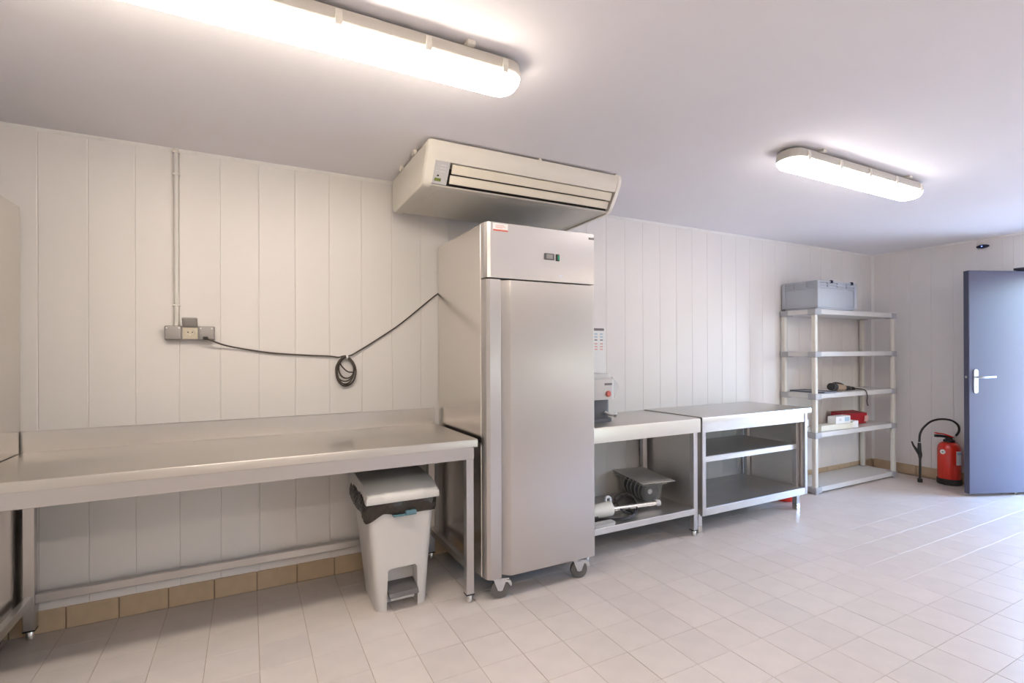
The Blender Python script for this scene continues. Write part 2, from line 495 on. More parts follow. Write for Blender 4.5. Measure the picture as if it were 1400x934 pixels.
# ------------------------------------------------------------------ fluorescent ceiling lights
def ceiling_light(label, x0, x1, y0, y1, nclip, dm='lamp_diffuser'):
    t = thing('ceiling_light', label, 'light', ((x0 + x1) / 2, (y0 + y1) / 2, CEIL), group='fluorescent batten lights on the ceiling')
    bm = new()
    loft(bm, [rrect(x0 + 0.02, x1 - 0.02, y0 + 0.022, y1 - 0.022, 0.045, 2.372, 6), rrect(x0 + 0.006, x1 - 0.006, y0 + 0.006, y1 - 0.006, 0.06, 2.362, 6),
              rrect(x0, x1, y0, y1, 0.068, 2.336, 6), rrect(x0, x1, y0, y1, 0.068, 2.322, 6), rrect(x0 + 0.004, x1 - 0.004, y0 + 0.004, y1 - 0.004, 0.064, 2.318, 6)])
    obj('housing', bm, 'lamp_housing', t)
    bm = new()
    loft(bm, [rrect(x0 + 0.003, x1 - 0.003, y0 + 0.003, y1 - 0.003, 0.065, 2.3175, 6), rrect(x0 + 0.006, x1 - 0.006, y0 + 0.006, y1 - 0.006, 0.062, 2.306, 6),
              rrect(x0 + 0.016, x1 - 0.016, y0 + 0.014, y1 - 0.014, 0.055, 2.290, 6), rrect(x0 + 0.034, x1 - 0.034, y0 + 0.030, y1 - 0.030, 0.040, 2.281, 6)])
    obj('diffuser', bm, dm, t, angle=60)
    for k in range(nclip):
        x = x0 + 0.09 + (x1 - x0 - 0.18) * k / (nclip - 1)
        for s, yy in ((-1, y0), (1, y1)):
            bm = new()
            prism(bm, [(yy + s * 0.004, 2.352), (yy + s * 0.007, 2.330), (yy + s * 0.005, 2.306), (yy - s * 0.006, 2.304), (yy - s * 0.003, 2.352)], 'x', x - 0.010, x + 0.010)
            obj('clip', bm, 'lamp_clip', t, smooth=False)
    for x in (x0 + 0.22, x1 - 0.22):
        bm = new(); box(bm, x - 0.015, x + 0.015, y0 - 0.008, y1 + 0.008, 2.366, CEIL, 0.002)
        obj('mounting_bracket', bm, 'lamp_clip', t, smooth=False)
    return t
ceiling_light('long lit fluorescent ceiling light with clear clipped cover beside the air conditioner', -0.69, 0.895, -1.56, -1.405, 6)
ceiling_light('shorter lit fluorescent ceiling light with rounded ends on the door side', 2.475, 3.79, -1.555, -1.40, 5, 'lamp_diffuser_cool')

ceiling_light('fluorescent ceiling light across the room from the long worktable', -0.69, 0.895, -4.06, -3.905, 6)
ceiling_light('added unseen fluorescent ceiling light that brightens the end wall', 4.20, 5.785, -3.36, -3.205, 6)  # added fitting out of view, placed to throw more light on the end wall

# ------------------------------------------------------------------ stainless work table (long)
def leg_with_foot(t, x, y, top, w=0.04, m='steel', foot=True):
    bm = new(); box(bm, x - w / 2, x + w / 2, y - w / 2, y + w / 2, 0.045, top, 0.002)
    l = obj('leg', bm, m, t, origin=(x, y, 0))
    if foot:
        bm = new(); box(bm, x - w / 2 - 0.001, x + w / 2 + 0.001, y - w / 2 - 0.001, y + w / 2 + 0.001, 0.040, 0.047)
        obj('collar', bm, 'black_plastic', l)
        bm = new(); lathe(bm, [(0.013, 0.0), (0.016, 0.003), (0.016, 0.036), (0.013, 0.041)], (x, y, 0), 14)
        obj('foot', bm, 'steel_bright', l)
    return l
TZ = 0.862
tx0, tx1 = -0.930, 1.062
t = thing('work_table', 'long stainless steel worktable with backsplash standing between the two refrigerators', 'table', ((tx0 + tx1) / 2, -0.36, 0))
bm = new()
prism(bm, [(-0.024, TZ - 0.004), (-0.714, TZ), (-0.7185, TZ - 0.002), (-0.720, TZ - 0.006), (-0.720, TZ - 0.040), (-0.706, TZ - 0.044), (-0.704, TZ - 0.022), (-0.024, TZ - 0.022)], 'x', tx0, tx1)
obj('table_top', bm, 'steel_top', t)
bm = new()
prism(bm, [(-0.0095, TZ - 0.02), (-0.024, TZ - 0.02), (-0.026, TZ), (-0.024, TZ + 0.092), (-0.019, TZ + 0.096), (-0.0095, TZ + 0.094)], 'x', tx0, tx1)
obj('backsplash', bm, 'steel', t)
bm = new(); box(bm, tx0 + 0.012, tx1 - 0.012, -0.702, -0.690, TZ - 0.108, TZ - 0.022, 0.002)
obj('front_apron', bm, 'steel', t)
bm = new(); box(bm, tx1 + 0.0002, tx1 + 0.004, -0.719, -0.06, TZ - 0.042, TZ - 0.006)
obj('end_strip', bm, 'black_rubber', t)
for x in (tx0 + 0.032, tx1 - 0.034):
    for yy in (-0.678, -0.048):
        leg_with_foot(t, x, yy, TZ - 0.022, 0.042)
    bm = new(); box(bm, x - 0.015, x + 0.015, -0.657, -0.069, 0.165, 0.205, 0.002)
    obj('side_rail', bm, 'steel_worn', t)
bm = new(); box(bm, tx0 + 0.053, tx1 - 0.055, -0.063, -0.033, 0.165, 0.205, 0.002)
obj('rear_rail', bm, 'steel_worn', t)

# ------------------------------------------------------------------ upright refrigerators
FX0, FX1, FYF, FYB, FZ = 1.092, 1.79, -0.768, -0.022, 2.0
def refrigerator():
    t = thing('refrigerator', 'tall single-door stainless steel refrigerator on casters below the air conditioner', 'refrigerator', ((FX0 + FX1) / 2, -0.40, 0), group='stainless upright refrigerators')
    bm = new()
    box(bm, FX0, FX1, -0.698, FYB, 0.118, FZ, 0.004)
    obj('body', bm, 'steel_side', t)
    bm = new(); prism(bm, [(FX0, -0.699), (FX0, FYF + 0.028), (FX0 + 0.010, FYF + 0.007), (FX0 + 0.026, FYF), (FX1 - 0.008, FYF), (FX1, FYF + 0.008), (FX1, -0.699)], 'z', 1.708, FZ - 0.001)
    h = obj('header_panel', bm, 'steel', t, angle=20)
    xd = FX0 + 0.352
    bm = new(); box(bm, xd, xd + 0.066, FYF - 0.004, FYF + 0.001, 1.827, 1.863, 0.003)
    d = obj('display', bm, 'machine_dark', t)
    bm = new(); box(bm, xd + 0.013, xd + 0.054, FYF - 0.0052, FYF - 0.003, 1.833, 1.857)
    obj('screen', bm, 'lcd_grey', d)
    bm = new(); box(bm, xd + 0.075, xd + 0.100, FYF - 0.004, FYF + 0.001, 1.824, 1.862, 0.002)
    s = obj('power_switch', bm, 'black_plastic', t)
    bm = new(); box(bm, xd + 0.086, xd + 0.099, FYF - 0.008, FYF - 0.003, 1.829, 1.857, 0.002)
    obj('rocker', bm, 'green_switch', s)
    bm = new(); box(bm, FX0 + 0.040, FX0 + 0.128, FYF - 0.0012, FYF + 0.0005, 1.952, 1.994)
    s = obj('sticker', bm, 'paper', t, smooth=False); s['label'] = 'white sticker with a red band'
    bm = new(); box(bm, FX0 + 0.041, FX0 + 0.128, FYF - 0.0017, FYF - 0.001, 1.953, 1.962)
    obj('print', bm, 'print_red', s, smooth=False)
    for zz, w in ((1.982, 0.050), (1.975, 0.060), (1.969, 0.042)):
        bm = new(); box(bm, FX0 + 0.055, FX0 + 0.055 + w, FYF - 0.0017, FYF - 0.001, zz, zz + 0.0028)
        obj('print', bm, 'print_pink', s, smooth=False)
    bm = new(); box(bm, FX1 - 0.044, FX1 - 0.006, FYF - 0.002, FYF + 0.0005, 1.967, 1.979, 0.001)
    b = obj('badge', bm, 'print_dark', t)
    for k in range(4):
        bm = new(); box(bm, FX1 - 0.034 + k * 0.0065, FX1 - 0.030 + k * 0.0065, FYF - 0.0024, FYF - 0.0015, 1.970, 1.976)
        obj('print', bm, 'lcd_grey', b, smooth=False)
    # door with its full-height grip channel
    x = FX0
    poly = [(x, -0.703), (x, FYF + 0.030), (x + 0.006, FYF + 0.013), (x + 0.022, FYF), (x + 0.082, FYF), (x + 0.086, FYF + 0.004), (x + 0.087, FYF + 0.032),
            (x + 0.100, FYF + 0.036), (x + 0.122, FYF + 0.020), (x + 0.138, FYF + 0.004), (x + 0.146, FYF + 0.001), (FX1 - 0.010, FYF + 0.001), (FX1, FYF + 0.012), (FX1, -0.703)]
    bm = new(); prism(bm, poly, 'z', 0.128, 1.700)
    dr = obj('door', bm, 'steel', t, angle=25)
    bm = new(); box(bm, FX0 + 0.006, FX1 - 0.004, -0.7035, -0.6985, 0.14, 1.704)
    obj('gasket', bm, 'dark_void', t, smooth=False)
    bm = new(); box(bm, FX0 + 0.45, FX0 + 0.475, FYF - 0.001, FYF + 0.002, 1.735, 1.752, 0.001)
    obj('lock', bm, 'zinc', t)
    for cx, cy, a in ((1.190, -0.715, -0.30), (1.703, -0.715, -0.30), (1.190, -0.12, 0.1), (1.703, -0.12, 0.1)):
        R = Matrix.Rotation(a, 4, 'Z')
        def place(b):
            b.transform(Matrix.Translation((cx, cy, 0)) @ R); return b
        bm = new(); box(bm, -0.045, 0.045, -0.04, 0.04, 0.112, 0.118, 0.001); lathe(bm, [(0.022, 0), (0.026, 0.006), (0.022, 0.012)], (0, 0, 0.10), 16)
        for s in (-1, 1):
            prism(bm, [(-0.036, 0.104), (0.036, 0.104), (0.012, 0.044), (-0.012, 0.044)], 'y', s * 0.018 - 0.0015, s * 0.018 + 0.0015)
        ca = obj('caster', place(bm), 'zinc', t, origin=(cx, cy, 0))
        bm = new(); lathe(bm, [(0.034, -0.0135), (0.047, -0.013), (0.050, -0.009), (0.050, 0.009), (0.047, 0.013), (0.034, 0.0135)], (0, 0, 0.05), 28, Matrix.Rotation(PI / 2, 4, 'X'))
        obj('wheel', place(bm), 'rubber_grey', ca)
        bm = new(); cyl(bm, (0, -0.0215, 0.05), (0, 0.0215, 0.05), 0.008, 12)
        obj('axle', place(bm), 'zinc', ca)
        bm = new(); prism(bm, [(0.020, 0.100), (0.058, 0.094), (0.066, 0.070), (0.058, 0.060), (0.046, 0.082), (0.020, 0.088)], 'y', -0.013, 0.013)
        obj('brake_lever', place(bm), 'zinc', ca)
    return t
fridge = refrigerator()
f2 = copy_tree(fridge)
f2.location.x += -2.727
f2['label'] = 'second stainless refrigerator with only its plain side showing past the long worktable'

# ------------------------------------------------------------------ pedal bin
t = thing('pedal_bin', 'white plastic pedal bin with black liner under the long worktable', 'bin', (0.70, -0.42, 0))
def bin_loop(z):
    k = z / 0.52
    return rrect(0.570 - 0.052 * k, 0.828 + 0.032 * k, -0.575 - 0.035 * k, -0.270 + 0.06 * k, 0.035, z, 5)
bm = new(); loft(bm, [bin_loop(z) for z in (0.0, 0.012, 0.12, 0.25, 0.40, 0.50, 0.52)])
bo = obj('body', bm, 'white_plastic', t, angle=50)
cut = new(); prism(cut, [(0.618, -0.05), (0.618, 0.02), (0.622, 0.205), (0.634, 0.218), (0.762, 0.218), (0.774, 0.205), (0.780, 0.02), (0.780, -0.05)], 'y', -0.70, -0.485)
co = obj('cutter', cut, 'white_plastic', t)
md = bo.modifiers.new('cut', 'BOOLEAN'); md.object = co; md.operation = 'DIFFERENCE'; md.solver = 'EXACT'
dg = bpy.context.evaluated_depsgraph_get(); dg.update()
me = bpy.data.meshes.new_from_object(bo.evaluated_get(dg))
bo.modifiers.clear(); bo.data = me
me.shade_smooth(); me.set_sharp_from_angle(angle=math.radians(40))
bpy.data.objects.remove(co)
# liner: a crumpled black band folded over the rim
bm = new(); loops = []
NL = 220
rnd = random.Random(3)
ph = [rnd.uniform(0, 6.28) for _ in range(8)]
base = rrect(0.517, 0.862, -0.608, -0.205, 0.04, 0, 5)
def resample(pts, n):
    P = [Vector(p) for p in pts] + [Vector(pts[0])]
    ls = [0]
    for a, b in zip(P, P[1:]): ls.append(ls[-1] + (b - a).length)
    out = []; j = 0
    for k in range(n):
        s = ls[-1] * k / n
        while ls[j + 1] < s: j += 1
        f = (s - ls[j]) / max(1e-9, ls[j + 1] - ls[j]); out.append(P[j].lerp(P[j + 1], f))
    return out
rb = resample(base, NL); cxb, cyb = 0.686, -0.41
for r in range(15):
    f = r / 14; lp = []
    for k, p in enumerate(rb):
        a = 2 * PI * k / NL
        hang = 0.496 + 0.006 * math.sin(a * 2 + 1.0) + 0.005 * math.sin(7 * a + ph[0]) - (0.030 * max(0, 1 - abs((p.x - 0.52) / 0.08)) if p.y < -0.5 else 0)
        z = hang * (1 - f) + 0.600 * f
        w = 0.008 + 0.014 * math.sin(PI * f) + 0.004 * math.sin(9 * a + 4 * f + ph[1]) + 0.003 * abs(math.sin(17 * a - 6 * f + ph[2])) + 0.0025 * abs(math.sin(26 * a + 11 * f + ph[3])) + 0.0015 * math.sin(51 * a - 17 * f)
        d = Vector((p.x - cxb, p.y - cyb, 0)).normalized()
        lp.append((p.x + d.x * w, p.y + d.y * w, z + 0.002 * math.sin(11 * a + 9 * f)))
    loops.append(lp)
loft(bm, loops, False, False)
obj('bin_liner', bm, 'bag', t, angle=180)
bm = new()
prof = [(-0.640, 0.568), (-0.646, 0.580), (-0.644, 0.604), (-0.630, 0.616), (-0.560, 0.640), (-0.530, 0.652), (-0.200, 0.668), (-0.180, 0.660), (-0.176, 0.590), (-0.62, 0.566)]
loops = []
for x, s in ((0.506, 0.80), (0.510, 0.93), (0.522, 1.0), (0.585, 1.0), (0.598, 1.05), (0.785, 1.05), (0.798, 1.0), (0.860, 1.0), (0.872, 0.93), (0.876, 0.80)):
    lp = []
    for yy, zz in prof:
        y2 = -0.41 + (yy + 0.41) * (0.97 + 0.03 * min(1, s)) if s < 1 else yy
        z2 = 0.566 + (zz - 0.566) * (s if s <= 1 else (1.07 if zz > 0.61 else 1))
        lp.append((x, y2, z2))
    loops.append(lp)
loft(bm, loops)
obj('lid', bm, 'lid_plastic', t, angle=40)
bm = new(); prism(bm, [(-0.618, 0.080), (-0.605, 0.072), (-0.49, 0.105), (-0.49, 0.120), (-0.606, 0.098)], 'x', 0.624, 0.774)
obj('pedal', bm, 'pedal_grey', t)
bm = new(); box(bm, 0.622, 0.776, -0.5, -0.486, 0.03, 0.21)
obj('back_plate', bm, 'white_plastic', t)
bm = new(); box(bm, 0.640, 0.765, -0.570, -0.50, 0.040, 0.058, 0.004)
obj('pedal_arm', bm, 'white_plastic', t)
bm = new(); box(bm, 0.638, 0.756, -0.640, -0.611, 0.492, 0.500, 0.002); box(bm, 0.700, 0.756, -0.644, -0.611, 0.494, 0.516, 0.003)
obj('latch', bm, 'teal', t)

# ------------------------------------------------------------------ ceiling-suspended air conditioner
t = thing('air_conditioner', 'cream ceiling-hung air conditioner with two long louvres above the refrigerator', 'air conditioner', (1.38, -0.44, CEIL))
ax0, ax1 = 0.774, 1.985
def capprof(g=0.0):
    return [(-0.100 - g, 2.366 - g), (-0.779 + g, 2.366 - g), (-0.782 + g, 2.340), (-0.776 + g, 2.315), (-0.762 + g, 2.288), (-0.742 + g, 2.255), (-0.718 + g, 2.218),
            (-0.700 + g, 2.190 + g), (-0.683 + g, 2.174 + g), (-0.655, 2.164 + g), (-0.130 - g, 2.158 + g), (-0.100 - g, 2.170 + g)]
for x0, x1, xi in ((ax0, ax0 + 0.052, 1), (ax1 - 0.030, ax1, -1)):
    bm = new()
    lps = []
    seq = [(x0, 0.016), (x0 + 0.008, 0.004), (x0 + 0.020, 0.0), (x1, 0.0)] if xi == 1 else [(x0, 0.0), (x1 - 0.012, 0.0), (x1 - 0.004, 0.004), (x1, 0.014)]
    for x, g in seq: lps.append([(x, p[0], p[1]) for p in capprof(g)])
    loft(bm, lps); obj('end_cap', bm, 'ac_cream', t, angle=30)
g = 0.006
bp = [(-0.100, 2.366), (-0.778, 2.366), (-0.780, 2.340), (-0.774, 2.315), (-0.760, 2.290), (-0.751, 2.276), (-0.660, 2.276), (-0.640, 2.180), (-0.680, 2.178), (-0.672, 2.173), (-0.130, 2.164), (-0.100, 2.176)]
bm = new(); prism(bm, bp, 'x', ax0 + 0.052, ax1 - 0.030)
obj('casing', bm, 'ac_cream', t, angle=30)
bm = new(); box(bm, 0.91, ax1 - 0.032, -0.662, -0.652, 2.181, 2.276)
obj('air_outlet', bm, 'dark_void', t, smooth=False)
fp = [(-0.750, 2.2755), (-0.684, 2.181), (-0.664, 2.180), (-0.664, 2.2755)]
bm = new(); prism(bm, fp, 'x', ax0 + 0.0525, 0.906)
cp = obj('control_panel', bm, 'ac_panel', t, angle=20)
def on_front(xa, xb, za, zb, th, m, name, par):
    def Y(z): return -0.750 + (2.2755 - z) * (0.066 / 0.0945)
    bmq = new(); prism(bmq, [(Y(za) - th, za), (Y(za) + 0.004, za), (Y(zb) + 0.004, zb), (Y(zb) - th, zb)], 'x', xa, xb)
    return obj(name, bmq, m, par, smooth=False)
on_front(0.838, 0.872, 2.192, 2.204, 0.003, 'lcd_green', 'screen', cp)
on_front(0.848, 0.858, 2.212, 2.218, 0.003, 'black_plastic', 'button', cp)
for zz in (2.232, 2.245, 2.258):
    on_front(0.842, 0.847, zz, zz + 0.004, 0.0022, 'machine_grey', 'button', cp)
    on_front(0.858, 0.888, zz, zz + 0.003, 0.0012, 'machine_grey', 'print', cp)
def louver(yc, zc, ang, w):
    bm = new()
    for (a, b) in ((0, 0),):
        tb = new(); box(tb, 0.918, ax1 - 0.046, -w / 2, w / 2, -0.004, 0.004, 0.003)
        tb.transform(Matrix.Translation((0, yc, zc)) @ Matrix.Rotation(ang, 4, 'X')); merge(bm, tb)
    obj('louver', bm, 'ac_louver', t)
louver(-0.733, 2.250, math.radians(-66), 0.047)
louver(-0.701, 2.207, math.radians(-66), 0.044)
bm = new(); prism(bm, [(-0.63, 2.1735), (-0.63, 2.1712), (-0.16, 2.1630), (-0.16, 2.1655)], 'x', ax0 + 0.10, ax1 - 0.08)
obj('intake_panel', bm, 'ac_cream', t)
for x in (ax0 + 0.004, ax0 + 0.65, ax1 - 0.03):
    for yy in ((-0.55, -0.30) if x < 0.9 else (-0.762,)):
        bm = new(); box(bm, x - 0.008, x + 0.010, yy - 0.02 if x < 0.9 else yy - 0.006, yy + 0.02, 2.358, CEIL, 0.002)
        obj('hanger', bm, 'ac_cream', t)

# ------------------------------------------------------------------ socket block, conduit, cable
t = thing('wall_socket', 'grey three-gang wall socket with its middle flap lifted', 'socket', (-0.27, 0, 1.42))
bm = new(); box(bm, -0.382, -0.160, -0.046, -0.008, 1.386, 1.460, 0.006, 2)
obj('box', bm, 'socket_grey', t)
for x0, x1, z0, z1 in ((-0.379, -0.309, 1.390, 1.457), (-0.230, -0.164, 1.388, 1.456)):
    bm = new(); box(bm, x0, x1, -0.058, -0.0455, z0, z1, 0.005, 2)
    c = obj('flap', bm, 'socket_lid', t)
    for x in (x0 + 0.008, x1 - 0.008):
        bm = new(); cyl(bm, (x, -0.0615, z1 - 0.009), (x, -0.057, z1 - 0.009), 0.004, 10)
        obj('hinge_pin', bm, 'trim_white', c)
bm = new(); box(bm, -0.303, -0.236, -0.050, -0.0455, 1.391, 1.452, 0.002)
fc = obj('socket_face', bm, 'socket_cream', t)
bm = new(); lathe(bm, [(0.0255, 0), (0.0255, 0.003), (0.021, 0.003), (0.019, 0.0006)], (-0.2695, -0.050, 1.423), 28, Matrix.Rotation(PI / 2, 4, 'X'))
obj('recess_ring', bm, 'socket_cream', fc)
for dx in (-0.0095, 0.0095):
    bm = new(); cyl(bm, (-0.2695 + dx, -0.0512, 1.427), (-0.2695 + dx, -0.049, 1.427), 0.0034, 12)
    obj('pin_hole', bm, 'dark_void', fc)
bm = new(); cyl(bm, (-0.2695, -0.060, 1.413), (-0.2695, -0.049, 1.413), 0.0026, 10)
obj('earth_pin', bm, 'alu', fc)
bm = new(); tb = new(); box(tb, -0.034, 0.034, -0.004, 0.006, 0, 0.056, 0.004)
box(tb, -0.024, 0.024, -0.0075, -0.003, 0.010, 0.046, 0.002)
tb.transform(Matrix.Translation((-0.2695, -0.052, 1.452)) @ Matrix.Rotation(math.radians(28), 4, 'X')); merge(bm, tb)
obj('open_flap', bm, 'socket_grey', t)
t = thing('conduit', 'white plastic cable conduit running from the wall socket up to the ceiling', 'conduit', (-0.332, -0.02, 1.46))
bm = new(); cyl(bm, (-0.332, -0.021, 1.4605), (-0.332, -0.021, CEIL - 0.001), 0.0115, 14)
obj('pipe', bm, 'conduit_white', t)
for z in (1.56, 2.24, 2.355):
    bm = new(); box(bm, -0.348, -0.316, -0.033, -0.008, z, z + 0.012, 0.003)
    obj('pipe_clip', bm, 'conduit_white', t)
t = thing('power_cable', 'dark brown power cable slung along the wall with a tied coil', 'cable', (0.5, -0.03, 1.3))
ctr = [(-0.196, -0.064, 1.394), (-0.172, -0.066, 1.383), (-0.120, -0.040, 1.362), (-0.05, -0.024, 1.345), (0.108, -0.022, 1.318), (0.298, -0.022, 1.303), (0.42, -0.022, 1.297), (0.470, -0.030, 1.290), (0.500, -0.032, 1.297), (0.535, -0.030, 1.299),
       (0.575, -0.028, 1.320), (0.66, -0.024, 1.372), (0.83, -0.022, 1.486), (0.97, -0.021, 1.60), (1.070, -0.016, 1.682), (1.125, -0.0145, 1.72)]
bm = new(); tube(bm, spline(ctr, 6), 0.0042, 8)
obj('cord', bm, 'cable_brown', t, angle=80)
bm = new()
for k, (w, h, dx, dz, dy) in enumerate(((0.057, 0.088, 0, 0, 0), (0.054, 0.083, 0.005, 0.003, 0.006), (0.052, 0.073, -0.007, 0.014, -0.006), (0.046, 0.064, 0.006, 0.022, 0.010), (0.050, 0.080, -0.006, 0.006, -0.010))):
    pts = []
    for q in range(28):
        a = 2 * PI * q / 28
        sh = 1 - 0.30 * max(0, math.sin(a)) ** 2
        pts.append((0.512 + dx + w * sh * math.cos(a), -0.034 + dy + 0.003 * math.sin(3 * a + k), 1.206 + dz + h * math.sin(a)))
    tube(bm, pts, 0.0042, 7, closed=True)
tube(bm, spline([(0.470, -0.046, 1.268), (0.488, -0.046, 1.235), (0.52, -0.047, 1.205), (0.552, -0.046, 1.200)], 6), 0.004, 7)
obj('coil', bm, 'cable_brown', t, angle=80)
bm = new(); lathe(bm, [(0.013, -0.006), (0.013, 0.006), (0.011, 0.006), (0.011, -0.006)], (0.518, -0.034, 1.289), 14, Matrix.Rotation(PI / 2, 4, 'Y'))
obj('tie', bm, 'trim_white', t)
bm = new(); box(bm, -0.212, -0.188, -0.074, -0.0585, 1.388, 1.404, 0.004)
obj('plug', bm, 'black_plastic', t)

# ------------------------------------------------------------------ second worktable (open, with lower shelf)
AZ = 0.842
t = thing('work_table', 'shorter stainless worktable with one low shelf beside the refrigerator', 'table', (2.34, -0.30, 0))
a0, a1 = 1.845, 2.838
bm = new(); prism(bm, [(-0.012, AZ - 0.004), (-0.585, AZ), (-0.597, AZ - 0.004), (-0.600, AZ - 0.014), (-0.600, AZ - 0.100), (-0.588, AZ - 0.102), (-0.586, AZ - 0.022), (-0.012, AZ - 0.022)], 'x', a0, a1)
obj('table_top', bm, 'steel_top', t)
for x in (a0 + 0.03, a1 - 0.028):
    for yy in (-0.560, -0.045): leg_with_foot(t, x, yy, AZ - 0.022, 0.040)
bm = new(); prism(bm, [(-0.02, 0.205), (-0.592, 0.205), (-0.594, 0.203), (-0.594, 0.165), (-0.584, 0.163), (-0.582, 0.193), (-0.02, 0.193)], 'x', a0 + 0.004, a1 - 0.050)
obj('shelf', bm, 'steel_worn', t)
bm = new(); box(bm, a0 + 0.01, a1 - 0.01, -0.022, -0.014, AZ - 0.075, AZ - 0.022)
obj('rear_apron', bm, 'steel', t)

# ------------------------------------------------------------------ cabinet table with two shelves
t = thing('cabinet_table', 'stainless worktable with side panels and two inner shelves beside the shelving rack', 'table', (3.48, -0.30, 0))
b0, b1 = 2.850, 4.118
BZ = 0.848
bm = new(); prism(bm, [(-0.012, BZ - 0.002), (-0.590, BZ), (-0.602, BZ - 0.004), (-0.605, BZ - 0.012), (-0.605, BZ - 0.040), (-0.592, BZ - 0.041), (-0.590, BZ - 0.020), (-0.012, BZ - 0.020)], 'x', b0, b1)
obj('table_top', bm, 'steel_top', t)
bm = new(); box(bm, b0 + 0.040, b1 - 0.075, -0.592, -0.582, BZ - 0.115, BZ - 0.018, 0.002)
obj('front_apron', bm, 'steel_worn', t)
for x0, x1 in ((b0 + 0.010, b0 + 0.046), (b1 - 0.072, b1 - 0.040)):
    bm = new(); box(bm, x0, x1, -0.596, -0.572, 0.138, BZ - 0.020, 0.002)
    obj('front_post', bm, 'steel', t)
for x in (b0 + 0.016, b1 - 0.050):
    bm = new(); box(bm, x, x + 0.006, -0.574, -0.030, 0.145, BZ - 0.020)
    obj('side_panel', bm, 'steel_panel', t)
for x in (b0 + 0.048, b1 - 0.078):
    for yy in (-0.520, -0.055): leg_with_foot(t, x, yy, BZ - 0.022, 0.040, foot=False)
for x in (b0 + 0.048, b1 - 0.078):
    for yy in (-0.520, -0.055):
        bm = new(); box(bm, x - 0.021, x + 0.021, yy - 0.021, yy + 0.021, 0.0, 0.046, 0.002)
        obj('foot', bm, 'steel_bright', t)
bm = new(); prism(bm, [(-0.02, 0.192), (-0.590, 0.192), (-0.594, 0.188), (-0.594, 0.138), (-0.584, 0.136), (-0.582, 0.180), (-0.02, 0.180)], 'x', b0 + 0.046, b1 - 0.074)
obj('bottom_shelf', bm, 'steel_worn', t)
bm = new(); prism(bm, [(-0.03, 0.548), (-0.540, 0.548), (-0.544, 0.544), (-0.544, 0.506), (-0.534, 0.504), (-0.532, 0.536), (-0.03, 0.536)], 'x', b0 + 0.026, b1 - 0.104)
obj('middle_shelf', bm, 'steel_worn', t)

# ------------------------------------------------------------------ plastic shelving rack
t = thing('shelving_rack', 'grey and cream plastic shelving rack with five shelves in the corner', 'shelf', (5.27, -0.18, 0))
s0, s1, sy0, sy1 = 4.575, 5.972, -0.365, -0.018
SZ = [0.062, 0.562, 0.920, 1.308, 1.700]
for x in (s0 + 0.028, s1 - 0.028):
    for yy in (sy0 + 0.026, sy1 - 0.026):
        bm = new(); loft(bm, [rrect(x - 0.021, x + 0.021, yy - 0.019, yy + 0.019, 0.008, z, 3) for z in (0.0, SZ[-1] - 0.055)])
        obj('post', bm, 'post_cream', t)
for z in SZ:
    bm = new(); box(bm, s0 + 0.010, s1 - 0.010, sy0 + 0.006, sy1 - 0.006, z - 0.045, z, 0.003)
    sh = obj('shelf', bm, 'shelf_grey', t)
    for x0, x1 in ((s0, s0 + 0.095), (s1 - 0.095, s1)):
        for y0, y1 in ((sy0, sy0 + 0.075), (sy1 - 0.075, sy1)):
            bm = new(); box(bm, x0, x1, y0, y1, z - 0.053, z + 0.0015, 0.006, 2)
            cb = obj('corner_bracket', bm, 'bracket_grey', sh)
for x in (s0 + 0.028, s1 - 0.028):
    for yy in (sy0 + 0.026, sy1 - 0.026):
        bm = new(); loft(bm, [rrect(x - 0.025, x + 0.025, yy - 0.023, yy + 0.023, 0.008, z, 3) for z in (0.0, 0.030)])
        obj('foot', bm, 'bracket_grey', t)

# storage crate on the top shelf
t = thing('storage_crate', 'grey-blue plastic storage crate on top of the shelving rack', 'crate', (4.93, -0.19, 1.7015))
c0, c1, d0, d1, z0, z1 = 4.600, 5.230, -0.372, -0.024, 1.7025, 1.962
bm = new()
loft(bm, [rrect(c0 + 0.016, c1 - 0.016, d0 + 0.016, d1 - 0.016, 0.02, z0), rrect(c0 + 0.013, c1 - 0.013, d0 + 0.013, d1 - 0.013, 0.02, z0 + 0.02), rrect(c0 + 0.012, c1 - 0.012, d0 + 0.012, d1 - 0.012, 0.02, z1),
          rrect(c0 + 0.018, c1 - 0.018, d0 + 0.018, d1 - 0.018, 0.016, z1), rrect(c0 + 0.024, c1 - 0.024, d0 + 0.024, d1 - 0.024, 0.014, z0 + 0.012)])
obj('tub', bm, 'crate_grey', t)
bm = new()
for za, zb in ((z1 - 0.012, z1 + 0.002), (z1 - 0.036, z1 - 0.028), (z1 - 0.064, z1 - 0.054), (z0 + 0.016, z0 + 0.028)):
    loft(bm, [rrect(c0, c1, d0, d1, 0.022, za), rrect(c0, c1, d0, d1, 0.022, zb), rrect(c0 + 0.013, c1 - 0.013, d0 + 0.013, d1 - 0.013, 0.018, zb), rrect(c0 + 0.013, c1 - 0.013, d0 + 0.013, d1 - 0.013, 0.018, za), rrect(c0, c1, d0, d1, 0.022, za)], False, False)
obj('rim', bm, 'crate_grey', t)
for x, yy in ((c0, d0), (c1, d0), (c0, d1), (c1, d1)):
    sx = 1 if x == c0 else -1; sy = 1 if yy == d0 else -1
    bm = new()
    box(bm, min(x, x + sx * 0.04), max(x, x + sx * 0.04), min(yy + sy * 0.001, yy + sy * 0.014), max(yy + sy * 0.001, yy + sy * 0.014), z0 + 0.014, z1 - 0.004, 0.002)
    box(bm, min(x + sx * 0.001, x + sx * 0.014), max(x + sx * 0.001, x + sx * 0.014), min(yy, yy + sy * 0.03), max(yy, yy + sy * 0.03), z0 + 0.014, z1 - 0.004, 0.002)
    obj('corner_rib', bm, 'crate_grey', t)
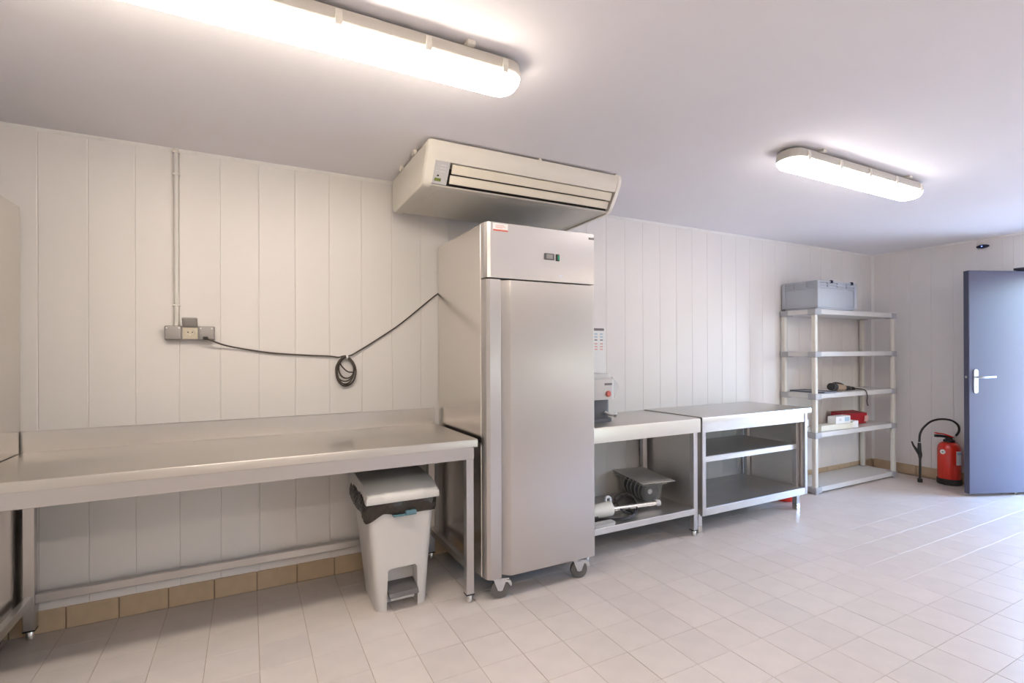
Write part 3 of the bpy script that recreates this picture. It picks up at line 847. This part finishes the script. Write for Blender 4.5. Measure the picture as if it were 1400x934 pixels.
for k in range(3):
    x = c0 + 0.16 + 0.15 * k
    bm = new(); box(bm, x, x + 0.008, d0 + 0.001, d0 + 0.013, z1 - 0.056, z1 - 0.012); obj('rib', bm, 'crate_grey', t, smooth=False)
for k in range(2):
    yy = d0 + 0.11 + 0.12 * k
    bm = new(); box(bm, c0 + 0.001, c0 + 0.013, yy, yy + 0.008, z1 - 0.056, z1 - 0.012); obj('rib', bm, 'crate_grey', t, smooth=False)
for x in (c0 + 0.20, c0 + 0.53):
    bm = new(); box(bm, x, x + 0.034, d0 - 0.006, d0 + 0.012, z1 - 0.016, z1 + 0.012, 0.004)
    obj('clasp', bm, 'sensor_blue', t)

# things on the third shelf
Z3 = SZ[2] + 0.0015
t = thing('tray', 'thin dark-rimmed flat tray lying on the middle shelf of the rack', 'tray', (4.79, -0.21, Z3))
bm = new(); box(bm, 4.690, 4.895, -0.372, -0.045, Z3, Z3 + 0.006, 0.002)
obj('tray_plate', bm, 'bracket_grey', t)
bm = new()
for q in ((4.686, 4.694, -0.374, -0.042), (4.891, 4.899, -0.374, -0.042), (4.694, 4.891, -0.374, -0.366), (4.694, 4.891, -0.050, -0.042)):
    box(bm, *q, Z3, Z3 + 0.014, 0.002)
obj('tray_rim', bm, 'slate', t)
t = thing('heat_gun', 'beige and black handheld electric tool with a hanging cord on the rack', 'tool', (5.20, -0.24, Z3))
R0 = Matrix.Rotation(0.10, 4, 'Z')
def gun(b): b.transform(Matrix.Translation((4.985, -0.275, Z3 + 0.046)) @ R0 @ Matrix.Rotation(math.radians(5), 4, 'Y') @ Matrix.Rotation(PI / 2, 4, 'Y') @ Matrix.Diagonal((0.82, 0.82, 0.95, 1))); return b
bm = new(); lathe(bm, [(0.030, -0.03), (0.044, -0.028), (0.045, 0.0), (0.040, 0.004), (0.045, 0.008), (0.045, 0.02), (0.040, 0.024), (0.044, 0.03), (0.044, 0.055)], (0, 0, 0), 20)
obj('motor_cap', gun(bm), 'black_plastic', t)
bm = new(); lathe(bm, [(0.042, 0.055), (0.043, 0.10), (0.040, 0.20), (0.034, 0.245)], (0, 0, 0), 20)
obj('grip', gun(bm), 'tan_plastic', t)
bm = new(); lathe(bm, [(0.033, 0.245), (0.030, 0.30), (0.030, 0.37), (0.022, 0.385), (0.022, 0.40), (0.026, 0.405), (0.026, 0.46), (0.018, 0.47)], (0, 0, 0), 18)
obj('nozzle', gun(bm), 'black_plastic', t)
bm = new(); tube(bm, spline([(5.01, -0.270, Z3 + 0.080), (5.07, -0.266, Z3 + 0.082), (5.16, -0.256, Z3 + 0.070), (5.21, -0.25, Z3 + 0.056)], 5), 0.008, 8)
obj('trigger_bar', bm, 'black_plastic', t)
bm = new(); tube(bm, spline([(5.42, -0.235, Z3 + 0.012), (5.40, -0.30, Z3 + 0.012), (5.375, -0.352, Z3 + 0.010), (5.375, -0.376, Z3 - 0.01), (5.388, -0.380, Z3 - 0.06), (5.380, -0.380, Z3 - 0.10), (5.396, -0.380, Z3 - 0.15)], 6), 0.0055, 7)
obj('cord', bm, 'cable_brown', t, angle=80)
# things on the fourth (lower) shelf
Z2 = SZ[1] + 0.0015
t = thing('carton', 'long flat cream carton lying on the lower rack shelf', 'box', (5.02, -0.24, Z2), 0.0)
bm = new(); obox(bm, (5.00, -0.295, Z2 + 0.026), (0.56, 0.085, 0.052), -0.03, bev=0.002)
obj('carton_body', bm, 'paper_cream', t)
bm = new(); obox(bm, (5.245, -0.302, Z2 + 0.034), (0.085, 0.095, 0.068), -0.03, bev=0.003)
obj('carton_end', bm, 'paper', t)
t = thing('small_box', 'small white box sitting on the long cream carton', 'box', (5.08, -0.22, Z2 + 0.053))
bm = new(); obox(bm, (5.055, -0.298, Z2 + 0.0535 + 0.035), (0.24, 0.08, 0.070), 0.0, bev=0.003)
bx = obj('box_body', bm, 'paper', t)
bm = new(); obox(bm, (5.005, -0.3385, Z2 + 0.092), (0.03, 0.002, 0.022), 0.0)
obj('print', bm, 'machine_grey', bx, smooth=False)
bm = new(); obox(bm, (5.115, -0.3385, Z2 + 0.092), (0.075, 0.002, 0.040), 0.0)
obj('print', bm, 'print_blue', bx, smooth=False)
t = thing('red_box', 'dark red cardboard box on the lower rack shelf', 'box', (5.40, -0.19, Z2))
bm = new(); obox(bm, (5.475, -0.155, Z2 + 0.066), (0.34, 0.15, 0.110), -0.10, rx=0.10, bev=0.006)
bx = obj('box_body', bm, 'red_box', t)
bm = new(); obox(bm, (5.615, -0.252, Z2 + 0.055), (0.055, 0.004, 0.060), -0.10, rx=0.10)
obj('print', bm, 'print_pink', bx, smooth=False)
bm = new()
for k in range(5):
    a = k * 1.3
    y0 = -0.300 + 0.026 * k; x0 = 4.592 + 0.006 * math.sin(a)
    tube(bm, spline([(x0, y0, Z2 + 0.006), (x0 - 0.004, y0 + 0.008, Z2 + 0.045), (x0 + 0.004, y0 + 0.030, Z2 + 0.038), (x0, y0 + 0.036, Z2 + 0.008)], 4), 0.0055, 6)
tag(obj('paper_strip', bm, 'paper'), 'crumpled curl of white paper strip at the rack post', 'paper')
bm = new(); box(bm, 4.650, 4.700, -0.225, -0.16, Z2, Z2 + 0.105, 0.006)
tag(obj('small_carton', bm, 'paper'), 'small upright white packet behind the front rack post', 'packet')

# ------------------------------------------------------------------ fire extinguisher
ex, ey = 6.112, -0.745
t = thing('fire_extinguisher', 'red fire extinguisher with black hose on the floor beside the blue door', 'extinguisher', (ex, ey, 0))
bm = new(); lathe(bm, [(0.088, 0.05), (0.092, 0.055), (0.092, 0.340), (0.088, 0.368), (0.076, 0.393), (0.055, 0.408), (0.034, 0.412)], (ex, ey, 0), 32)
obj('cylinder', bm, 'red_paint', t, angle=45)
bm = new(); lathe(bm, [(0.090, 0.0), (0.096, 0.006), (0.097, 0.055), (0.090, 0.060)], (ex, ey, 0), 32)
obj('base_ring', bm, 'black_rubber', t)
bm = new(); lathe(bm, [(0.036, 0.410), (0.046, 0.415), (0.046, 0.432), (0.030, 0.440), (0.026, 0.458)], (ex, ey, 0), 20)
obj('valve', bm, 'black_plastic', t)
cdir = Vector((math.sin(YAW), math.cos(YAW), 0)); rdir = Vector((math.cos(YAW), -math.sin(YAW), 0))
E0 = Vector((ex, ey, 0))
def ep(r, z, d=0): return E0 + rdir * r + cdir * d + Vector((0, 0, z))
def bar(bm, pts, w, h):
    """flat bar through (r,z) points in the extinguisher's plane, width w across"""
    n = len(pts)
    loops = []
    for r, z in pts: loops.append([ep(r, z - h / 2, -w / 2), ep(r, z - h / 2, w / 2), ep(r, z + h / 2, w / 2), ep(r, z + h / 2, -w / 2)])
    return loft(bm, loops)
bm = new(); bar(bm, [(0.045, 0.452), (0.0, 0.472), (-0.06, 0.492), (-0.135, 0.502)], 0.022, 0.012)
obj('lever', bm, 'red_paint', t)
bm = new(); bar(bm, [(0.02, 0.446), (-0.04, 0.466), (-0.08, 0.472), (-0.138, 0.474)], 0.020, 0.024)
obj('carrying_handle', bm, 'black_plastic', t)
bm = new(); cyl(bm, ep(0.03, 0.45), ep(0.062, 0.468), 0.012, 12)
obj('hose_nut', bm, 'alu', t)
hp = [ep(0.055, 0.464), ep(0.085, 0.492), ep(0.100, 0.535), ep(0.082, 0.585), ep(0.02, 0.625), ep(-0.07, 0.636, .01), ep(-0.16, 0.612, .02), ep(-0.235, 0.55, .02), ep(-0.268, 0.49, .02), ep(-0.275, 0.43, .02), ep(-0.276, 0.40, .02)]
bm = new(); tube(bm, spline(hp, 6), 0.0095, 10)
obj('hose', bm, 'black_rubber', t, angle=80)
bm = new(); tube(bm, [ep(-0.276, 0.405, .02), ep(-0.276, 0.395, .02), ep(-0.276, 0.33, .02), ep(-0.270, 0.28, .02), ep(-0.270, 0.24, .02), ep(-0.272, 0.05, .02), ep(-0.272, 0.047, .02), ep(-0.272, 0.012, .02)], [0.010, 0.014, 0.016, 0.018, 0.010, 0.010, 0.021, 0.021], 12)
nz = obj('nozzle', bm, 'black_plastic', t)
bm = new(); tube(bm, [ep(-0.278, 0.29, .02), ep(-0.30, 0.325, .02), ep(-0.335, 0.375, .02), ep(-0.352, 0.415, .02)], [0.014, 0.014, 0.009, 0.007], 8)
obj('trigger', bm, 'black_plastic', nz)
bm = new(); lathe(bm, [(0.011, -0.004), (0.0115, 0.004)], ep(-0.276, 0.405, .02), 12)
obj('ferrule', bm, 'alu', nz)
# gauge and label lie on the curved wall of the cylinder
los = Vector((ex, ey + YW, 0)).normalized(); losr = Vector((los.y, -los.x, 0))
def patch(name, a0, a1, z0, z1, m, r=0.0928, par=None, n=6):
    bm = new(); lp = []
    for k in range(n + 1):
        a = a0 + (a1 - a0) * k / n
        d = losr * math.sin(a) - los * math.cos(a)
        p = E0 + d * r; q = E0 + d * (r - 0.003)
        lp.append([(p.x, p.y, z0), (p.x, p.y, z1), (q.x, q.y, z1), (q.x, q.y, z0)])
    loft(bm, lp); return obj(name, bm, m, par or t)
patch('label_sticker', 0.62, 1.35, 0.20, 0.335, 'paper')
patch('print', 0.70, 1.25, 0.30, 0.322, 'print_blue', 0.0935)
ga = -0.52
gd = losr * math.sin(ga) - los * math.cos(ga)
gp = E0 + gd * 0.0905 + Vector((0, 0, 0.322))
gr = gd.to_track_quat('Z', 'Y').to_matrix().to_4x4()
bm = new(); lathe(bm, [(0.023, 0), (0.023, 0.006), (0.019, 0.007)], gp, 20, gr)
gg = obj('gauge', bm, 'paper', t)
bm = new(); lathe(bm, [(0.007, 0.0065), (0.007, 0.0078)], gp, 12, gr)
obj('gauge_dot', bm, 'print_dark', gg)

# ------------------------------------------------------------------ blue door standing open in its doorway
hx, hy = XR + 0.36, -1.385                      # hinge
fx_, fy_ = 5.715, -1.030                        # free edge
L = math.hypot(hx - fx_, hy - fy_); ang = math.atan2(hy - fy_, hx - fx_)
th = 0.05
door = bpy.data.objects.new('door_1', None); COL.objects.link(door)
door.location = (fx_, fy_, 0); door.rotation_euler = (0, 0, ang)
door['kind'] = 'structure'; door['label'] = 'blue metal door standing open into the room'
bm = new(); box(bm, 0.0015, L, -th / 2, th / 2, 0.028, 2.030, 0.002)
obj('leaf', bm, 'door_blue', door, local=True)
bm = new(); box(bm, -0.001, 0.0025, -th / 2 + 0.002, th / 2 - 0.002, 0.030, 2.028)
obj('edge_strip', bm, 'door_edge', door, local=True, smooth=False)
for s in (-1, 1):
    bm = new(); loft(bm, [[(p[0], s * (th / 2), p[2]) for p in []] or [(x, s * th / 2 + s * 0.0, z) for x, z, _ in [(q[0], q[1], 0) for q in rrect(0.040, 0.082, 0.930, 1.145, 0.020, 0)]],
                          [(q[0], s * (th / 2 + 0.008), q[1]) for q in rrect(0.040, 0.082, 0.930, 1.145, 0.020, 0)]])
    pl = obj('handle_plate', bm, 'alu', door, local=True)
    bm = new(); cyl(bm, (0.061, s * (th / 2 + 0.006), 1.075), (0.061, s * (th / 2 + 0.012), 1.075), 0.016, 18)
    tube(bm, spline([(0.061, s * (th / 2 + 0.008), 1.075), (0.061, s * (th / 2 + 0.046), 1.075), (0.066, s * (th / 2 + 0.060), 1.075), (0.085, s * (th / 2 + 0.066), 1.075), (0.185, s * (th / 2 + 0.066), 1.079)], 5), 0.0095, 12)
    obj('handle_lever', bm, 'alu', pl, local=True)
    bm = new(); box(bm, 0.057, 0.065, s * (th / 2 + 0.008) - 0.001, s * (th / 2 + 0.008) + 0.001, 0.975, 0.998)
    obj('keyhole', bm, 'print_dark', pl, local=True, smooth=False)
bm = new(); box(bm, -0.004, 0.0, -0.008, 0.008, 1.065, 1.085)
obj('latch_bolt', bm, 'alu', door, local=True)
bm = new()
box(bm, XR + 0.33, XR + 0.40, -1.385, DOOR_Y1, 0, DOOR_Z, 0.003); box(bm, XR + 0.33, XR + 0.40, DOOR_Y0, DOOR_Y0 + 0.05, 0, DOOR_Z, 0.003)
box(bm, XR + 0.33, XR + 0.40, DOOR_Y0 + 0.05, -1.385, DOOR_Z - 0.012, DOOR_Z, 0.002)
struct('trim_4', bm, 'door_blue')
bm = new(); box(bm, XR - 0.012, XR + 0.40, DOOR_Y0, DOOR_Y1, DOOR_Z, DOOR_Z + 0.02, 0.002)
struct('trim_5', bm, 'frame_dark')

# ------------------------------------------------------------------ small sensor on the end wall
t = thing('wall_sensor', 'small dark blue oval sensor high on the wall above the door', 'sensor', (XR - 0.01, -0.975, 2.305))
bm = new()
lp = []
for dx, k in ((0.0, 0.9), (-0.008, 1.0), (-0.022, 0.92), (-0.030, 0.6)):
    lp.append([(XR - 0.008 + dx, -0.975 + 0.050 * k * math.cos(2 * PI * q / 24), 2.305 + 0.019 * k * math.sin(2 * PI * q / 24)) for q in range(24)])
loft(bm, lp); obj('case', bm, 'sensor_blue', t, angle=60)
bm = new(); lathe(bm, [(0.006, 0), (0.003, 0.003)], (XR - 0.0375, -0.975, 2.305), 12, Matrix.Rotation(-PI / 2, 4, 'Y'))
obj('indicator', bm, 'sensor_led', t)

# ------------------------------------------------------------------ wall notice behind the machine
t = thing('wall_notice', 'white printed notice sheet on the wall behind the refrigerator', 'notice', (2.36, -0.01, 1.3))
bm = new(); box(bm, 2.215, 2.462, -0.0105, -0.0088, 1.150, 1.502)
obj('sheet', bm, 'paper', t, smooth=False)
def pp(x0, x1, z0, z1, m):
    bm = new(); box(bm, x0, x1, -0.0113, -0.0104, z0, z1); obj('print', bm, m, t, smooth=False)
pp(2.235, 2.446, 1.478, 1.497, 'print_dark')
for zz, m in ((1.448, 'print_blue'), (1.425, 'print_blue'), (1.402, 'print_dark'), (1.372, 'print_pink'), (1.350, 'print_pink'), (1.330, 'print_pink')):
    for xx in (2.245, 2.300, 2.355, 2.408):
        pp(xx, xx + 0.026, zz, zz + (0.010 if m != 'print_dark' else 0.008), m)

# ------------------------------------------------------------------ vegetable cutting machine on the second worktable
t = thing('food_processor', 'white and grey food cutting machine on the shorter worktable by the refrigerator', 'appliance', (2.08, -0.30, AZ))
m0, m1, n0, n1 = 1.93, 2.205, -0.42, -0.16
bm = new(); loft(bm, [rrect(m0, m1, n0, n1, 0.03, AZ), rrect(m0, m1, n0, n1, 0.03, AZ + 0.02), rrect(m0 + 0.02, m1 - 0.012, n0 + 0.02, n1 - 0.02, 0.03, AZ + 0.03), rrect(m0 + 0.02, m1 - 0.012, n0 + 0.02, n1 - 0.02, 0.03, AZ + 0.150)])
obj('motor_base', bm, 'machine_dark', t)
bm = new(); loft(bm, [rrect(m0 - 0.01, m1 + 0.006, n0 - 0.012, n1 + 0.01, 0.03, AZ + 0.151), rrect(m0 - 0.01, m1 + 0.006, n0 - 0.012, n1 + 0.01, 0.03, AZ + 0.285), rrect(m0, m1 - 0.004, n0, n1, 0.03, AZ + 0.30)])
hd = obj('head', bm, 'white_plastic', t)
bm = new(); loft(bm, [rrect(m0 + 0.01, m1 - 0.008, n0 + 0.01, n1 - 0.02, 0.03, AZ + 0.30), rrect(m0 + 0.01, m1 - 0.008, n0 + 0.01, n1 - 0.02, 0.03, AZ + 0.325)])
obj('top_cover', bm, 'machine_grey', t)
bm = new(); prism(bm, [(2.211, AZ + 0.300), (2.262, AZ + 0.255), (2.268, AZ + 0.235), (2.235, AZ + 0.158), (2.211, AZ + 0.150)], 'y', -0.40, -0.20)
obj('feed_chute', bm, 'machine_grey', t)
bm = new(); lathe(bm, [(0.021, 0), (0.021, 0.006), (0.014, 0.012)], (2.150, n0 - 0.012, AZ + 0.19), 18, Matrix.Rotation(PI / 2, 4, 'X'))
obj('stop_button', bm, 'print_red', t)
bm = new(); box(bm, 2.12, 2.182, n0 - 0.0135, n0 - 0.011, AZ + 0.248, AZ + 0.262)
obj('print', bm, 'print_dark', hd, smooth=False)
bm = new(); tube(bm, spline([(2.14, -0.41, AZ + 0.062), (2.16, -0.445, AZ + 0.05), (2.20, -0.45, AZ + 0.055), (2.207, -0.43, AZ + 0.035)], 5), 0.011, 8)
obj('latch_handle', bm, 'machine_grey', t)

# ------------------------------------------------------------------ things on the low shelf of the second worktable
SHZ = 0.2055
# immersion blender
t = thing('immersion_blender', 'long stainless stick blender lying with its cord on the low shelf', 'blender', (2.25, -0.45, SHZ))
bm = new(); tube(bm, [(1.93, -0.450, SHZ + 0.055), (1.95, -0.450, SHZ + 0.055), (2.09, -0.450, SHZ + 0.055), (2.135, -0.450, SHZ + 0.055), (2.146, -0.450, SHZ + 0.054), (2.152, -0.450, SHZ + 0.054)], [0.030, 0.046, 0.050, 0.052, 0.050, 0.022], 24)
obj('motor_housing', bm, 'post_cream', t)
bm = new(); tube(bm, [(2.145, -0.450, SHZ + 0.052), (2.55, -0.450, SHZ + 0.036)], 0.0185, 16)
obj('shaft', bm, 'steel_bright', t)
bm = new(); tube(bm, [(2.548, -0.450, SHZ + 0.036), (2.553, -0.450, SHZ + 0.035), (2.575, -0.450, SHZ + 0.034), (2.583, -0.450, SHZ + 0.034)], [0.019, 0.022, 0.025, 0.024], 16)
obj('blade_guard', bm, 'machine_grey', t)
bm = new(); tube(bm, spline([(2.135, -0.42, SHZ + 0.085), (2.140, -0.41, SHZ + 0.115), (2.163, -0.41, SHZ + 0.122), (2.180, -0.41, SHZ + 0.105), (2.170, -0.42, SHZ + 0.075)], 6), 0.011, 8)
obj('grip_ring', bm, 'machine_grey', t)
bm = new()
cpts = [(1.98, -0.44, SHZ + 0.010), (2.08, -0.50, SHZ + 0.010), (2.20, -0.535, SHZ + 0.010), (2.30, -0.52, SHZ + 0.012), (2.365, -0.47, SHZ + 0.035), (2.375, -0.42, SHZ + 0.095), (2.33, -0.385, SHZ + 0.115), (2.25, -0.385, SHZ + 0.105),
        (2.215, -0.43, SHZ + 0.085), (2.235, -0.475, SHZ + 0.035), (2.31, -0.49, SHZ + 0.010), (2.33, -0.455, SHZ + 0.008), (2.33, -0.36, SHZ + 0.008), (2.40, -0.33, SHZ + 0.008), (2.44, -0.36, SHZ + 0.030), (2.42, -0.37, SHZ + 0.08), (2.38, -0.36, SHZ + 0.10), (2.28, -0.36, SHZ + 0.06), (2.14, -0.34, SHZ + 0.008), (2.02, -0.34, SHZ + 0.008)]
tube(bm, spline(cpts, 7), 0.0058, 7)
tube(bm, spline([(1.96, -0.48, SHZ + 0.02), (2.06, -0.53, SHZ + 0.012), (2.16, -0.555, SHZ + 0.012), (2.27, -0.53, SHZ + 0.014), (2.33, -0.49, SHZ + 0.03)], 6), 0.0058, 7)
obj('cord', bm, 'black_rubber', t, angle=80)
bm = new(); box(bm, 1.93, 2.02, -0.50, -0.46, SHZ + 0.002, SHZ + 0.04, 0.008)
obj('plug', bm, 'black_plastic', t)
bm = new(); loft(bm, [rrect(1.915, 2.085, -0.585, -0.535, 0.012, SHZ), rrect(1.91, 2.09, -0.59, -0.53, 0.012, SHZ + 0.018)])
tag(obj('cutting_board', bm, 'white_plastic'), 'small white plastic slab at the front of the low shelf', 'board')
# clear container with cutter discs
t = thing('food_container', 'clear plastic food container with loose lid on the low shelf', 'container', (2.615, -0.225, SHZ), math.radians(82))
w, d, h = 0.180, 0.095, 0.150
bm = new()
loft(bm, [rrect(-w + 0.025, w - 0.025, -d + 0.02, d - 0.02, 0.03, 0.001), rrect(-w + 0.008, w - 0.008, -d + 0.006, d - 0.006, 0.03, h), rrect(-w - 0.016, w + 0.016, -d - 0.016, d + 0.016, 0.03, h + 0.002), rrect(-w - 0.016, w + 0.016, -d - 0.016, d + 0.016, 0.03, h + 0.006)], True, False)
obj('tub', bm, 'clear_plastic', t, local=True)
bm = new(); box(bm, -w - 0.03, w + 0.02, -d - 0.06, d + 0.03, 0.176, 0.181, 0.002)
bm.transform(Matrix.Rotation(math.radians(-2), 4, 'Y'))
obj('lid', bm, 'frosted_plastic', t, local=True)
t2 = t
for k in range(5):
    x = -0.105 + 0.050 * k
    dt = thing('cutter_disc', 'round dark cutter disc standing in the clear food container', 'disc', (2.615 + x * math.cos(math.radians(82)), -0.225 + x * math.sin(math.radians(82)), SHZ + 0.0855), math.radians(82), group='cutter discs in the clear container')
    bm = new(); lathe(bm, [(0.020, -0.013), (0.074, -0.013), (0.0765, 0.0), (0.074, 0.013), (0.020, 0.013)], (0, 0, 0), 28, Matrix.Rotation(PI / 2, 4, 'Y') )
    obj('plate', bm, 'slate' if k % 2 else 'black_plastic', dt, local=True)
    bm = new(); lathe(bm, [(0.060, 0.0135), (0.0785, 0.0135), (0.0785, 0.0225), (0.060, 0.0225)], (0, 0, 0), 28, Matrix.Rotation(PI / 2, 4, 'Y'))
    obj('rim', bm, 'paper', dt, local=True)
    bm = new(); cyl(bm, (-0.018, 0, 0), (0.020, 0, 0), 0.019, 16)
    obj('hub', bm, 'machine_grey', dt, local=True)

# ------------------------------------------------------------------ red basin standing behind the cabinet table
t = thing('red_tub', 'small red plastic tub on the floor between the cabinet table and shelving rack', 'tub', (4.205, -0.300, 0))
bm = new(); lathe(bm, [(0.085, 0.0), (0.095, 0.004), (0.110, 0.055), (0.114, 0.058), (0.114, 0.066), (0.106, 0.066), (0.090, 0.010), (0.02, 0.008)], (4.205, -0.300, 0.0), 28)
obj('bowl', bm, 'red_paint', t)
bm = new(); tube(bm, spline([(4.105, -0.300, 0.062), (4.125, -0.377, 0.064), (4.205, -0.410, 0.064), (4.285, -0.377, 0.064), (4.305, -0.300, 0.062)], 6), 0.004, 6)
obj('bail', bm, 'red_paint', t)
